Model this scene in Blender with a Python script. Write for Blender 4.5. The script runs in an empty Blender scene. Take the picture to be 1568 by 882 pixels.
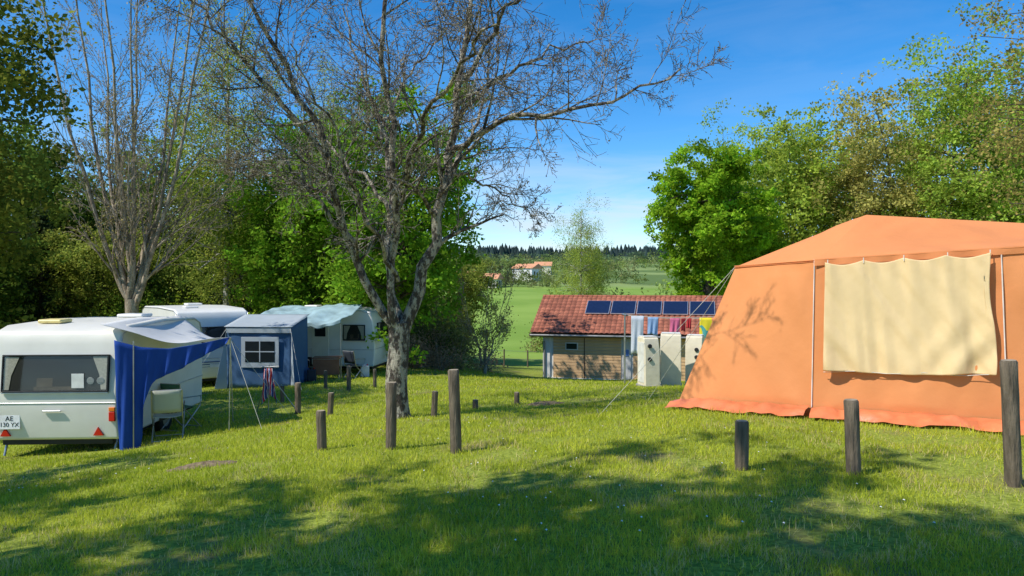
import bpy, bmesh, math, random
import numpy as np
from mathutils import Vector, Matrix
rng=np.random.default_rng(7); random.seed(7)
S=bpy.context.scene
S.view_settings.view_transform='Standard'; S.view_settings.look='None'; S.view_settings.exposure=0
# ---------------------------------------------------------------- materials
def newmat(name):
    m=bpy.data.materials.new(name); m.use_nodes=True
    nt=m.node_tree; return m,nt,nt.nodes['Principled BSDF']
MC={}
def mat(name,col,rough=.6,var=.15,scale=6,bump=0,metal=0,spec=.4,bscale=None,stretch=(1,1,1)):
    if name in MC: return MC[name]
    m,nt,b=newmat(name); N=nt.nodes; L=nt.links
    tc=N.new('ShaderNodeTexCoord'); mp=N.new('ShaderNodeMapping'); mp.inputs['Scale'].default_value=stretch
    L.new(tc.outputs['Object'],mp.inputs[0])
    n=N.new('ShaderNodeTexNoise'); n.inputs['Scale'].default_value=scale; n.inputs['Detail'].default_value=6
    L.new(mp.outputs[0],n.inputs[0])
    r=N.new('ShaderNodeValToRGB'); r.color_ramp.elements[0].position=.3; r.color_ramp.elements[1].position=.7
    r.color_ramp.elements[0].color=[max(0,c*(1-var)) for c in col]+[1]; r.color_ramp.elements[1].color=[min(1,c*(1+var)) for c in col]+[1]
    L.new(n.outputs[0],r.inputs[0]); L.new(r.outputs[0],b.inputs['Base Color'])
    b.inputs['Roughness'].default_value=rough; b.inputs['Metallic'].default_value=metal
    b.inputs['Specular IOR Level'].default_value=spec
    if bump:
        n2=N.new('ShaderNodeTexNoise'); n2.inputs['Scale'].default_value=bscale or scale*3; n2.inputs['Detail'].default_value=8
        L.new(mp.outputs[0],n2.inputs[0])
        bp=N.new('ShaderNodeBump'); bp.inputs['Strength'].default_value=bump; bp.inputs['Distance'].default_value=.03
        L.new(n2.outputs[0],bp.inputs['Height']); L.new(bp.outputs[0],b.inputs['Normal'])
    MC[name]=m; return m
def leafmat(name,trans=.4):
    m,nt,b=newmat(name); N=nt.nodes; L=nt.links; N.remove(b); b=N.new('ShaderNodeBsdfDiffuse')
    a=N.new('ShaderNodeAttribute'); a.attribute_name='Col'
    L.new(a.outputs['Color'],b.inputs['Color'])
    t=N.new('ShaderNodeBsdfTranslucent'); h=N.new('ShaderNodeHueSaturation'); h.inputs['Value'].default_value=1.5; h.inputs['Hue'].default_value=.485
    L.new(a.outputs['Color'],h.inputs['Color']); L.new(h.outputs[0],t.inputs[0])
    mx=N.new('ShaderNodeMixShader'); mx.inputs[0].default_value=trans
    L.new(b.outputs[0],mx.inputs[1]); L.new(t.outputs[0],mx.inputs[2]); L.new(mx.outputs[0],N['Material Output'].inputs[0])
    return m
LEAF=leafmat('leaf'); GRASSM=leafmat('grass_blade',.38)
def barkmat(name,c1,c2,scale=5,p0=.42,p1=.58):
    m,nt,b=newmat(name); N=nt.nodes; L=nt.links
    tc=N.new('ShaderNodeTexCoord'); n=N.new('ShaderNodeTexNoise'); n.inputs['Scale'].default_value=scale; n.inputs['Detail'].default_value=9; n.inputs['Roughness'].default_value=.7
    mp=N.new('ShaderNodeMapping'); mp.inputs['Scale'].default_value=(2,2,1)
    L.new(tc.outputs['Object'],mp.inputs[0]); L.new(mp.outputs[0],n.inputs[0])
    r=N.new('ShaderNodeValToRGB'); e=r.color_ramp.elements; e[0].position=p0; e[1].position=p1; e[0].color=(*c1,1); e[1].color=(*c2,1)
    L.new(n.outputs[0],r.inputs[0]); L.new(r.outputs[0],b.inputs['Base Color']); b.inputs['Roughness'].default_value=.9
    bp=N.new('ShaderNodeBump'); bp.inputs['Strength'].default_value=1; bp.inputs['Distance'].default_value=.04
    n2=N.new('ShaderNodeTexNoise'); n2.inputs['Scale'].default_value=scale*4; n2.inputs['Detail'].default_value=6; L.new(mp.outputs[0],n2.inputs[0])
    L.new(n2.outputs[0],bp.inputs['Height']); L.new(bp.outputs[0],b.inputs['Normal'])
    return m
BARK=barkmat('bark_lichen',(.065,.05,.038),(.40,.36,.28),5.5,.47,.55)
BARKD=barkmat('bark_dark',(.04,.032,.022),(.13,.105,.075),3)
BARKP=barkmat('bark_pale',(.20,.155,.105),(.44,.37,.27),3)
BARKB=barkmat('bark_birch',(.08,.07,.06),(.65,.63,.57),2.2)
# ---------------------------------------------------------------- fast mesh buffer
class Buf:
    def __init__(s): s.v=[];s.c=[];s.f=[];s.n=0
    def add(s,V,F,mi=0,col=(1,1,1)):
        V=np.asarray(V,float).reshape(-1,3); F=np.asarray(F,int)
        c=np.ones((len(V),4)); c[:,:3]=np.asarray(col)
        s.v.append(V); s.c.append(c); s.f.append((F+s.n,mi)); s.n+=len(V)
    def mesh(s,name,mats,smooth=True):
        me=bpy.data.meshes.new(name); V=np.concatenate(s.v); C=np.concatenate(s.c)
        loops=np.concatenate([f.ravel() for f,_ in s.f]); tot=np.concatenate([np.full(len(f),f.shape[1]) for f,_ in s.f])
        mi=np.concatenate([np.full(len(f),m) for f,m in s.f]); st=np.concatenate([[0],np.cumsum(tot)[:-1]])
        me.vertices.add(len(V)); me.vertices.foreach_set('co',V.astype(np.float32).ravel())
        me.loops.add(len(loops)); me.loops.foreach_set('vertex_index',loops.astype(np.int32))
        me.polygons.add(len(tot)); me.polygons.foreach_set('loop_start',st.astype(np.int32))
        for m in mats: me.materials.append(m)
        me.polygons.foreach_set('material_index',mi.astype(np.int32))
        me.polygons.foreach_set('use_smooth',np.full(len(tot),smooth))
        me.update(calc_edges=True)
        a=me.color_attributes.new('Col','FLOAT_COLOR','POINT'); a.data.foreach_set('color',C.astype(np.float32).ravel())
        return me
    def obj(s,name,mats,smooth=True,parent=None,loc=None):
        o=bpy.data.objects.new(name,s.mesh(name,mats,smooth)); S.collection.objects.link(o)
        if parent: o.parent=parent
        if loc is not None: o.location=loc
        return o
def tube(buf,P,R,sides=6,mi=0,cap=False):
    P=np.asarray(P,float); R=np.asarray(R,float); n=len(P)
    T=np.gradient(P,axis=0); T/=np.linalg.norm(T,axis=1)[:,None]+1e-9
    a=np.array([0,0,1.]) if abs(T[0,2])<.8 else np.array([1.,0,0])
    U=np.cross(T,a); U/=np.linalg.norm(U,axis=1)[:,None]+1e-9; W=np.cross(T,U)
    th=np.arange(sides)*2*math.pi/sides
    V=P[:,None,:]+R[:,None,None]*(np.cos(th)[None,:,None]*U[:,None,:]+np.sin(th)[None,:,None]*W[:,None,:])
    i=np.arange(n-1)[:,None]*sides; j=np.arange(sides)[None,:]; k=(j+1)%sides
    F=np.stack([i+j,i+k,i+sides+k,i+sides+j],-1).reshape(-1,4)
    buf.add(V.reshape(-1,3),F,mi)
def vnoise(x,y,scale,seed):
    g=np.random.default_rng(seed).random((64,64)); x=np.asarray(x)*scale+1000; y=np.asarray(y)*scale+1000
    xi=np.floor(x).astype(int); yi=np.floor(y).astype(int); fx=x-xi; fy=y-yi; fx=fx*fx*(3-2*fx); fy=fy*fy*(3-2*fy)
    G=lambda a,b:g[a%64,b%64]
    return (G(xi,yi)*(1-fx)+G(xi+1,yi)*fx)*(1-fy)+(G(xi,yi+1)*(1-fx)+G(xi+1,yi+1)*fx)*fy
# ---------------------------------------------------------------- terrain
CP=np.array([(0,4,0),(3.9,5.75,0),(1.9,6.2,0),(-.6,8,-.3),(-2,8.5,-.35),(-1.87,12,-.62),(2.2,10,-.1),(3.57,8.8,-.03),(5.4,7.8,.02),(8,9,.05),(1.3,11,-.39),
(-7.5,12.3,-1.3),(-5,9,-.75),(-5,5,-.35),(-10,18,-1.55),(-10,24,-1.75),(-6,27,-1.7),(-14,28,-1.9),(4,19,-1.1),(9,16,-.7),(2,28,-2.2),(6,35,-3.05),(12,34,-3.0),(1.5,35,-2.98),(-4,36,-2.4),
(-30,0,-.9),(-30,20,-1.8),(-30,45,-2.4),(30,0,.3),(30,20,-.2),(30,45,-2.6),(0,-15,.1),(-20,-20,0),(20,-20,.2),(0,50,-4.1),(15,50,-3.8),(0,0,0),(-6,0,-.2)],float)
def tps(d): return np.where(d>1e-9,d*d*np.log(d+1e-12),0)
_n=len(CP); _D=np.linalg.norm(CP[:,None,:2]-CP[None,:,:2],axis=2)
_A=np.zeros((_n+3,_n+3)); _A[:_n,:_n]=tps(_D)+np.eye(_n)*.02; _A[:_n,_n]=1; _A[:_n,_n+1:]=CP[:,:2]; _A[_n:,:_n]=_A[:_n,_n:].T
_w=np.linalg.solve(_A,np.concatenate([CP[:,2],[0,0,0]]))
FY=[-4000,-60,45,70,110,150,210,300,450,600,900,1500,6000]; FZ=[0,0,-3.9,-5.2,-4.2,-2.0,-.6,2.8,9.5,16,29,38,38]
def gz(x,y):
    x=np.asarray(x,float); y=np.asarray(y,float); sh=x.shape; x=x.ravel(); y=y.ravel()
    xc=np.clip(x,-32,32); yc=np.clip(y,-22,52)
    z=_w[_n]+_w[_n+1]*xc+_w[_n+2]*yc
    for i in range(_n): z=z+_w[i]*tps(np.hypot(xc-CP[i,0],yc-CP[i,1]))
    far=np.interp(y,FY,FZ)+ (vnoise(x,y,1/160,5)-.5)*np.clip((y-260)/60,0,9)-np.clip(x/60,-1,1)*np.clip((y-80)/60,0,1)*.8
    r=np.maximum(np.abs(x)-30,np.maximum(y-48,-y-20)); t=np.clip(r/25,0,1); t=t*t*(3-2*t)
    z=z*(1-t)+far*t+(vnoise(x,y,.5,1)-.5)*.06+(vnoise(x,y,1.7,2)-.5)*.025
    return z.reshape(sh)
def g(x,y): return float(gz(np.array([x]),np.array([y]))[0])
u=np.linspace(-1,1,321); gx=np.sinh(u*6.2)/math.sinh(6.2)*3000
v=np.linspace(-1,1,361); gy=np.sinh(v*6.0)/math.sinh(6.0)*4000+8
GX,GY=np.meshgrid(gx,gy); V=np.stack([GX,GY,gz(GX,GY)],-1).reshape(-1,3)
nx=len(gx); ii=(np.arange(len(gy)-1)[:,None]*nx+np.arange(nx-1)[None,:]).ravel()
b=Buf(); b.add(V,np.stack([ii,ii+1,ii+1+nx,ii+nx],1))
def groundmat():
    m,nt,p=newmat('ground_grass'); N=nt.nodes; L=nt.links
    tc=N.new('ShaderNodeTexCoord')
    def noise(s,d=6):
        n=N.new('ShaderNodeTexNoise'); n.inputs['Scale'].default_value=s; n.inputs['Detail'].default_value=d; L.new(tc.outputs['Object'],n.inputs[0]); return n.outputs[0]
    def ramp(i,a,c1,bb,c2):
        r=N.new('ShaderNodeValToRGB'); e=r.color_ramp.elements; e[0].position=a;e[1].position=bb;e[0].color=(*c1,1);e[1].color=(*c2,1); L.new(i,r.inputs[0]); return r.outputs[0]
    def mix(f,a,b_):
        x=N.new('ShaderNodeMix'); x.data_type='RGBA'; L.new(f,x.inputs[0]); L.new(a,x.inputs[6]); L.new(b_,x.inputs[7]); return x.outputs[2]
    fine=ramp(noise(30),.35,(.15,.19,.025),.65,(.33,.38,.06))
    dirt=ramp(noise(25),.3,(.14,.10,.05),.7,(.30,.24,.13))
    near=mix(ramp(noise(.8,8),.56,(0,0,0),.70,(.85,.85,.85)),fine,dirt)
    sx=N.new('ShaderNodeSeparateXYZ'); L.new(tc.outputs['Object'],sx.inputs[0])
    mr=N.new('ShaderNodeMapRange'); mr.inputs[1].default_value=42; mr.inputs[2].default_value=60; L.new(sx.outputs[1],mr.inputs[0])
    field=ramp(noise(.06),.4,(.19,.30,.045),.6,(.25,.36,.065))
    far=ramp(noise(.012,4),.47,(.12,.18,.05),.53,(.24,.31,.10))
    mr2=N.new('ShaderNodeMapRange'); mr2.inputs[1].default_value=215; mr2.inputs[2].default_value=240; L.new(sx.outputs[1],mr2.inputs[0])
    c=mix(mr2.outputs[0],mix(mr.outputs[0],near,field),far)
    L.new(c,p.inputs['Base Color']); p.inputs['Roughness'].default_value=.95; p.inputs['Specular IOR Level'].default_value=.1
    bp=N.new('ShaderNodeBump'); bp.inputs['Strength'].default_value=.5; bp.inputs['Distance'].default_value=.04; L.new(noise(22,8),bp.inputs['Height']); L.new(bp.outputs[0],p.inputs['Normal'])
    return m
b.obj('ground',[groundmat()])
PATCH=[(-3.45,8.25,.38,.16),(.6,13.6,.3,.22)]
# ---------------------------------------------------------------- grass blades
def grass():
    n=520000
    y=2.6*(34/2.6)**rng.random(n); x=(rng.random(n)*2-1)*(.76*y+1.6)
    bare=vnoise(x,y,.8,11)*.6+vnoise(x,y,2.3,12)*.4
    keep=(bare<.68)|(rng.random(n)<.2)
    for (px,py,ra,rb) in PATCH: keep&=~((((x-px)/ra)**2+((y-py)/rb)**2<.8+.8*vnoise(x,y,6,9))&(rng.random(n)<.93))
    x=x[keep];y=y[keep];bare=bare[keep]; n=len(x)
    z=gz(x,y); hn=vnoise(x,y,3.5,3)*.6+vnoise(x,y,11,4)*.5
    h=(.020+.06*hn**1.8*rng.random(n)*1.5+.006)*(1+.012*y); w=.0011*y+.0012
    tall=rng.random(n)<.003; h=np.where(tall,h*2.0,h)
    a=rng.random(n)*6.283; lean=rng.random(n)*1.0
    dx=np.cos(a)*w*.5; dy=np.sin(a)*w*.5; la=rng.random(n)*6.283
    V=np.empty((n,3,3)); V[:,0]=np.stack([x-dx,y-dy,z-.005],1); V[:,1]=np.stack([x+dx,y+dy,z-.005],1)
    V[:,2]=np.stack([x+np.cos(la)*lean*h,y+np.sin(la)*lean*h,z+h*(1-.25*lean)],1)
    t=np.clip(vnoise(x,y,.7,21)*.5+vnoise(x,y,3,22)*.35+rng.random(n)*.35,0,1)[:,None]
    c=np.array([.20,.29,.018])*(1-t)+np.array([.56,.59,.065])*t
    dry=(rng.random(n)<.05+.28*(bare>.60))[:,None]; c=np.where(dry,np.array([.60,.52,.22]),c)
    c=np.repeat(c*(.70+.58*rng.random(n))[:,None],3,0)
    B=Buf(); B.add(V.reshape(-1,3),np.arange(n*3).reshape(-1,3),0,c)
    B.obj('grass',[GRASSM],False)
    m=220; B=Buf()
    yy=4+rng.random(m)**1.5*9; xx=(rng.random(m)*2-1)*.72*yy; k=vnoise(xx,yy,.6,33)>.45; xx=xx[k];yy=yy[k]; zz=gz(xx,yy)+.05
    for X,Y,Z in zip(xx,yy,zz):
        th=np.arange(6)*math.pi/3; r=.010
        B.add(np.stack([X+r*np.cos(th),Y+r*np.sin(th),Z+.004*np.sin(th*2)],1),[[0,1,2,3],[0,3,4,5]],0)
        tube(B,[(X,Y,Z-.06),(X,Y,Z-.002)],[.001,.001],3,1)
    B.obj('daisies',[mat('daisy_petal',(.8,.8,.76)),mat('stem',(.1,.2,.03))],False)
    for (px,py,ra,rb) in PATCH:
        B=Buf(); nr=10; na=26; V=[]
        for i in range(nr+1):
            for j in range(na):
                a=j*2*math.pi/na; k=i/nr*(1+.25*math.sin(a*3+px)+.12*math.sin(a*7)); X=px+ra*k*math.cos(a); Y=py+rb*k*math.sin(a)
                V.append((X,Y,g(X,Y)+.010+.04*max(0,1-(i/nr)**2)*(.6+.8*random.random())-.02*(i==nr)))
        i=np.arange(nr)[:,None]*na; j=np.arange(na)[None,:]; k=(j+1)%na
        B.add(V,np.stack([i+j,i+k,i+na+k,i+na+j],-1).reshape(-1,4)); B.obj('soil_mound',[mat('soil',(.2,.15,.09),.95,.45,22,.6)],True)
grass()
# ---------------------------------------------------------------- trees
def unit(v): v=np.asarray(v,float); return v/(np.linalg.norm(v)+1e-9)
def leaves(B,C,sig,n,size,col,var=.3,mi=1,up=0.0):
    K=len(C); idx=rng.integers(0,K,n); cb=.64+.72*rng.random(K)
    P=C[idx]+rng.normal(0,1,(n,3))*np.asarray(sig)
    N_=rng.normal(0,1,(n,3)); N_[:,2]+=up; N_/=np.linalg.norm(N_,axis=1)[:,None]
    A=np.cross(N_,rng.normal(0,1,(n,3))); A/=np.linalg.norm(A,axis=1)[:,None]+1e-9; Bv=np.cross(N_,A)
    s=(size*(.6+.8*rng.random(n)))[:,None]
    V=np.stack([P-A*s*.5,P+Bv*s*.32,P+A*s*.5,P-Bv*s*.32],1).reshape(-1,3)
    c=np.asarray(col)[None,:]*(cb[idx]*(1-var+2*var*rng.random(n)))[:,None]
    c=c+(rng.random(n)[:,None]*np.array([.04,.02,0]))*min(1,sum(col)*3)
    B.add(V,np.arange(n*4).reshape(-1,4),mi,np.repeat(c,4,0))
def branch(B,p,d,L,r,lev,maxlev,spec,tips):
    n=max(4,int(L/spec['step'])+2) if lev<maxlev else 4
    n=min(n,9); P=[p]; dd=unit(d); seg=L/(n-1); jit=spec['jit']
    for i in range(n-1):
        dd=unit(dd+rng.normal(0,jit,3)+np.array([0,0,spec['up'][min(lev,len(spec['up'])-1)]])*seg)
        P.append(P[-1]+dd*seg)
    P=np.array(P); R=r*(1-.75*np.linspace(0,1,n)**.9); R=np.maximum(R,spec['rmin'])
    tube(B,P,R,6 if lev<1 else (4 if lev<2 else 3))
    children(B,P,R,L,lev,maxlev,spec,tips)
def children(B,P,R,L,lev,maxlev,spec,tips,t0=.18):
    if lev>=maxlev: tips.append(P[-1]); tips.append(P[len(P)//2]); return
    k=spec['kids'][lev]; n=len(P)
    for j in range(k):
        t=t0+(1-t0)*(j+rng.random())/k; f=t*(n-1); i=min(int(f),n-2); f-=i
        q=P[i]*(1-f)+P[i+1]*f; T=unit(P[i+1]-P[i]); s=unit(np.cross(T,rng.normal(0,1,3)))
        ang=math.radians(spec['ang'][0]+rng.random()*(spec['ang'][1]-spec['ang'][0]))
        d=T*math.cos(ang)+s*math.sin(ang)
        rr=(R[i]*(1-f)+R[i+1]*f)*(.42+.2*rng.random())
        branch(B,q,d,L*spec['len'][lev]*(.6+.7*rng.random())*(1.1-.5*t),rr,lev+1,maxlev,spec,tips)
def smoothline(P,n=14):
    P=np.array(P,float); m=len(P); t=np.linspace(0,m-1,n); Q=[]
    for a in t:
        i=min(int(a),m-2); f=a-i; p0=P[max(i-1,0)];p1=P[i];p2=P[i+1];p3=P[min(i+2,m-1)]
        Q.append(.5*((2*p1)+(-p0+p2)*f+(2*p0-5*p1+4*p2-p3)*f*f+(-p0+3*p1-3*p2+p3)*f**3))
    return np.array(Q)
def main_tree():
    B=Buf(); tips=[]; bz=g(-1.87,12)
    T=smoothline([(-1.85,12,bz-.1),(-1.86,12,bz+.15),(-1.88,12,bz+.6),(-1.84,12,bz+1.1),(-1.83,12,.92)],12)
    R=np.interp(np.linspace(0,1,12),[0,.1,.25,.8,1],[.3,.225,.185,.165,.18]); tube(B,T,R,14)
    spec=dict(step=.28,jit=.15,up=[.1,.12,-.08,-.15],kids=[13,9,7],ang=(28,66),len=[.40,.52,.5],rmin=.0038)
    limbs=[([(-1.87,12,.7),(-2.2,11.8,1.35),(-2.53,11.6,2.2),(-2.75,11.2,3.3),(-3.2,10.9,4.5),(-3.8,10.6,5.6),(-4.1,10.5,6.6)],.085),
     ([(-1.83,12.05,.7),(-2.05,12.3,1.9),(-2.1,12.7,3.0),(-2.3,13.1,4.1),(-2.7,13.4,5.3),(-3.1,13.6,6.6)],.07),
     ([(-1.85,11.95,.75),(-1.86,11.7,2.1),(-1.8,11.3,3.5),(-1.95,11.0,4.9),(-1.8,10.8,6.2),(-1.7,10.6,7.4)],.075),
     ([(-1.8,12,.7),(-1.45,12,1.75),(-1.15,12,2.9),(-1.0,12,3.75),(-.9,12.1,4.8),(-.7,12.3,6.2),(-.6,12.5,7.5)],.115),
     ([(-1.02,12,3.6),(-.5,11.7,3.95),(.2,11.4,4.15),(1.0,11.2,4.2),(1.8,11.1,4.4),(2.5,11.0,4.75)],.055),
     ([(-.95,12.05,4.2),(-.25,12.5,4.95),(.6,12.9,5.55),(1.5,13.2,5.9)],.045),
     ([(-1.02,12,3.4),(-.6,12.5,3.3),(-.1,12.9,3.1),(.4,13.1,2.7)],.03),
     ([(-.92,12.05,4.7),(-.2,11.6,5.6),(.5,11.2,6.2),(1.3,10.9,6.6)],.045),
     ([(-2.5,11.6,2.1),(-3.0,11.3,2.9),(-3.6,11.2,3.5),(-4.3,11.1,4.0)],.038),
     ([(-2.65,11.4,2.7),(-3.2,11.9,3.1),(-3.9,12.3,3.3),(-4.6,12.6,3.5)],.034),
     ([(-2.78,11.2,3.4),(-3.6,10.8,4.5),(-4.3,10.5,5.3),(-4.9,10.3,6.0)],.045),
     ([(-2.3,13.1,4.1),(-2.0,13.6,5.2),(-1.2,14,6.4)],.04),
     ([(-2.1,12.6,2.8),(-2.9,13.1,3.7),(-3.8,13.5,4.4),(-4.6,13.8,4.9)],.038),
     ([(-1.8,11.5,2.8),(-1.3,10.6,3.7),(-.6,9.4,4.4),(-.1,8.4,4.7)],.048),
     ([(-1.84,11.9,1.6),(-2.2,11.0,2.6),(-2.5,10.2,3.7),(-2.9,9.7,4.7)],.042),
     ([(-1.1,12,3.0),(-.8,13,4.0),(-.5,14,5.2),(-.3,14.6,6.2)],.05)]
    for P,r in limbs:
        Q=smoothline(P,18); Lh=np.linalg.norm(np.diff(Q,axis=0),axis=1).sum()
        Q[1:-1]+=rng.normal(0,.035,(16,3)); R=r*(1-.8*np.linspace(0,1,18)**.9); R=np.maximum(R,.008)
        tube(B,Q,R,9); children(B,Q,R,min(Lh,4.2)*.95,0,3,spec,tips,.22)
    C=np.array(tips); leaves(B,C,.03,12000,.03,(.18,.15,.06),.4,1)
    B.obj('bare_tree',[BARK,LEAF])
main_tree()
def bare_fan(name,base,h,seedang,nst,spread,bark,buds,budcol,r0=.2,kids=[9,6,4],rmin=.008):
    B=Buf(); tips=[]; base=np.array([base[0],base[1],g(base[0],base[1])-.1])
    spec=dict(step=.6,jit=.08,up=[.25,.15,.05],kids=kids,ang=(18,42),len=[.34,.45,.5],rmin=rmin)
    f=base+np.array([0,0,h*.16]); tube(B,[base,(base+f)/2+.03,f+np.array([0,0,.2])],[r0*1.3,r0,r0],9)
    for i in range(nst):
        a=seedang+i*2*math.pi/nst+rng.normal(0,.2); s=spread*(.45+.6*rng.random())
        tip=f+np.array([math.cos(a)*s,math.sin(a)*s*.7,h*(.7+.2*rng.random())])
        mid=(f+tip)/2+np.array([math.cos(a)*s*.12,0,-.2])
        Q=smoothline([f-np.array([0,0,.3]),f*.7+mid*.3+np.array([math.cos(a)*s*.06,0,0]),mid,tip],12); Q[1:]+=rng.normal(0,.05,(11,3))
        R=np.maximum(r0*.5*(1-.88*np.linspace(0,1,12)),.012); tube(B,Q,R,6)
        children(B,Q,R,h*.62,0,3,spec,tips,.15)
    if buds: leaves(B,np.array(tips),.12,buds,.07,budcol,.4,1)
    return B.obj(name,[bark,LEAF])
bare_fan('poplar_tree',(-14.4,28),17,.3,9,3.9,BARKP,12000,(.26,.24,.09),.24,[10,7,5])
def leafy(name,base,h,rad,cb,K,n,leaf,col,bark=BARKD,r0=.2,sig=.16,squash=1,droop=0,taper=0):
    B=Buf(); base=np.array(base,float); cz=(h+cb)/2; rz=(h-cb)/2
    top=np.array([rng.normal(0,.05)*rad,rng.normal(0,.05)*rad,h*.93])
    T=smoothline([(0,0,-.2),(rng.normal(0,.03)*rad,rng.normal(0,.03)*rad,cb*.7),(rng.normal(0,.1)*rad,rng.normal(0,.1)*rad,cz),top],12)
    R=np.maximum(r0*(1-.9*np.linspace(0,1,12)),.015); R[0]*=1.4; tube(B,T,R,8)
    d=rng.normal(0,1,(K,3)); d/=np.linalg.norm(d,axis=1)[:,None]; rr=(.35+.65*rng.random(K)**.6)
    lob=1+.22*np.sin(3*np.arctan2(d[:,1],d[:,0])+rng.random()*6)*np.cos(2*d[:,2]*3+rng.random()*6)+rng.normal(0,.08,K)
    C=d*(rr*lob)[:,None]*np.array([rad,rad*squash,rz])
    if taper: C[:,:2]*=(1-taper*np.clip(C[:,2]/rz,-1,1))[:,None]
    C[:,2]+=cz
    for c in C:
        zz=np.clip(c[2]-abs(np.hypot(c[0],c[1]))*.6,cb*.6,h*.88); i=int(np.clip(np.searchsorted(T[:,2],zz),1,11)); s=T[i]
        m=(s+c)/2+np.array([0,0,.08*rad])+rng.normal(0,.05*rad,3)
        rb=max(R[i]*.4,.012); tube(B,smoothline([s,m,c],6),np.linspace(rb,.01,6),4)
    sg=sig*rad
    C2=np.repeat(C,5,0)+rng.normal(0,1,(K*5,3))*np.array([sg,sg,sg*.75]); 
    if droop: C2[:,2]-=rng.random(K*5)*droop
    leaves(B,C2,(sg*.42,sg*.42,sg*(.3+droop*.5)),n,leaf,col,.3,1,.8)
    return B.obj(name,[bark,LEAF],loc=(base[0],base[1],g(base[0],base[1])))
def clone(o,name,x,y,s,rot,dz=0,sz=None):
    c=bpy.data.objects.new(name,o.data); S.collection.objects.link(c); c.location=(x,y,g(x,y)+dz); c.scale=(s,s,sz or s); c.rotation_euler=(0,0,rot); return c
FRESH=(.22,.34,.03); MID=(.13,.23,.03); DARK=(.06,.10,.025)
leafy('oak_tree',(-13.0,15.5),11.5,3.2,2.2,100,34000,.13,(.12,.155,.025),r0=.22,sig=.18)
t1=leafy('linden_tree',(-4.5,28),10.2,3.4,1.6,110,42000,.17,(.15,.31,.025),r0=.25)
clone(t1,'linden_tree',-8.5,31,.92,2.0)
t2=leafy('birch_tree',(-12.3,32),15.5,2.4,3,110,34000,.10,(.30,.37,.07),bark=BARKB,r0=.2,droop=.9,sig=.2)
clone(t2,'birch_tree',-9.5,38,.95,1.3)
clone(t2,'birch_tree',5.9,62,.86,2.1,-.5)
w1=leafy('maple_tree',(-20,42),12.0,4.2,.8,110,34000,.2,(.16,.25,.04))
w2=leafy('ash_tree',(-16,46),11,4,.6,90,28000,.2,(.24,.30,.055),sig=.18)
w3=leafy('beech_tree',(-25,38),12,4.5,.8,110,32000,.22,(.085,.155,.025))
for i,(x,y,s,o) in enumerate([(-30,44,1,w1),(-12,50,.95,w3),(-24,50,1,w2),(-8,48,.85,w1),(-19,34,.6,w2),(-34,40,.95,w3),(-15,38,.55,w3),(-26,30,.8,w1),(-22,29,.62,w3),(-4,50,.7,w2),(-20,22.5,.55,w3),(-27,24,.85,w3)]):
    clone(o,o.name.split('.')[0],x,y,s,i*1.7)
# trees standing left of / behind the camera
sh=leafy('maple_tree',(-7.6,-.1),12.2,3.2,6.2,50,11500,.19,FRESH,r0=.25)
clone(sh,'maple_tree',-12.6,4.0,.85,2.2); clone(sh,'maple_tree',-4.4,-1.6,1.0,4.0); clone(sh,'maple_tree',-10.4,-1.5,1.0,5.2)
r1=leafy('linden_tree',(11.9,45),14.0,3.0,3.6,110,40000,.22,(.21,.38,.025),r0=.28)
r2=leafy('maple_tree',(20,54),17.6,4.2,2.0,120,34000,.24,(.30,.40,.06),sig=.18)
r3=leafy('oak_tree',(25.5,52),18.6,4.1,1.8,110,26000,.22,(.38,.36,.10),sig=.2)
r4=leafy('ash_tree',(30.5,50),20.5,4.8,2.2,130,34000,.22,(.28,.40,.06),sig=.19)
clone(r2,'maple_tree',37,52,1.15,1.1); clone(r4,'ash_tree',17.5,61,.88,2.5); clone(r3,'oak_tree',33,60,1.15,2.9); clone(r1,'linden_tree',15.8,50,.82,1.6); clone(r2,'maple_tree',25,60,1.02,4.1)
leafy('oak_tree',(17.0,22.5),12.2,2.7,3.5,60,11000,.11,(.32,.27,.08),sig=.2)
def shrubs(name,items,leafsz,cols,bark=BARKD):
    B=Buf()
    for (x,y,r,h,n,ci) in items:
        z=g(x,y); K=26; d=rng.normal(0,1,(K,3)); d/=np.linalg.norm(d,axis=1)[:,None]; d[:,2]=np.abs(d[:,2])
        C=d*(.3+.7*rng.random(K))[:,None]*np.array([r,r,h*.85])*(.8+.4*rng.random(K))[:,None]+np.array([x,y,z+.1])
        for c in C[:14]: tube(B,smoothline([(x+rng.normal(0,.1),y,z-.1),(x*.6+c[0]*.4,y*.6+c[1]*.4,z+(c[2]-z)*.6),c],5),np.linspace(.035,.008,5),3)
        leaves(B,C,(r*.2,r*.2,h*.13),n,leafsz,cols[ci],.35,1,.6)
    return B.obj(name,[bark,LEAF])
it=[(-30+i*2.35+rng.normal(0,.4),33+rng.normal(0,1.5)+abs(i-8)*.1,1.7+rng.random()*.7,1.9+rng.random()*2.0,3600,int(rng.integers(0,4))) for i in range(12)]
shrubs('hedge',it,.15,[MID,DARK,FRESH,(.16,.17,.05)])
it=[(-17+i*1.7+rng.normal(0,.4),35.5+rng.normal(0,1)+i*.35,1.6+rng.random()*.8,2.6+rng.random()*2.2,3600,int(rng.integers(0,4))) for i in range(9)]
shrubs('hedge',it,.15,[MID,DARK,(.13,.17,.035),DARK])
shrubs('brush',[(-3.2,32,1.3,1.7,1500,0),(-2.4,33,1.1,2.4,1700,1),(-4.6,31,1.3,2.1,1600,0),(-1.2,34,.8,1.5,800,0),(-5.6,32,1.2,2.6,2600,2),(-3.1,34.5,1.4,3.4,3000,2),(-3.9,30,.8,1.2,700,0),(-2.9,30.5,.8,1.3,800,0)],.09,[(.36,.25,.15),(.28,.28,.10),(.18,.25,.05)],BARKP)
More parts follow.
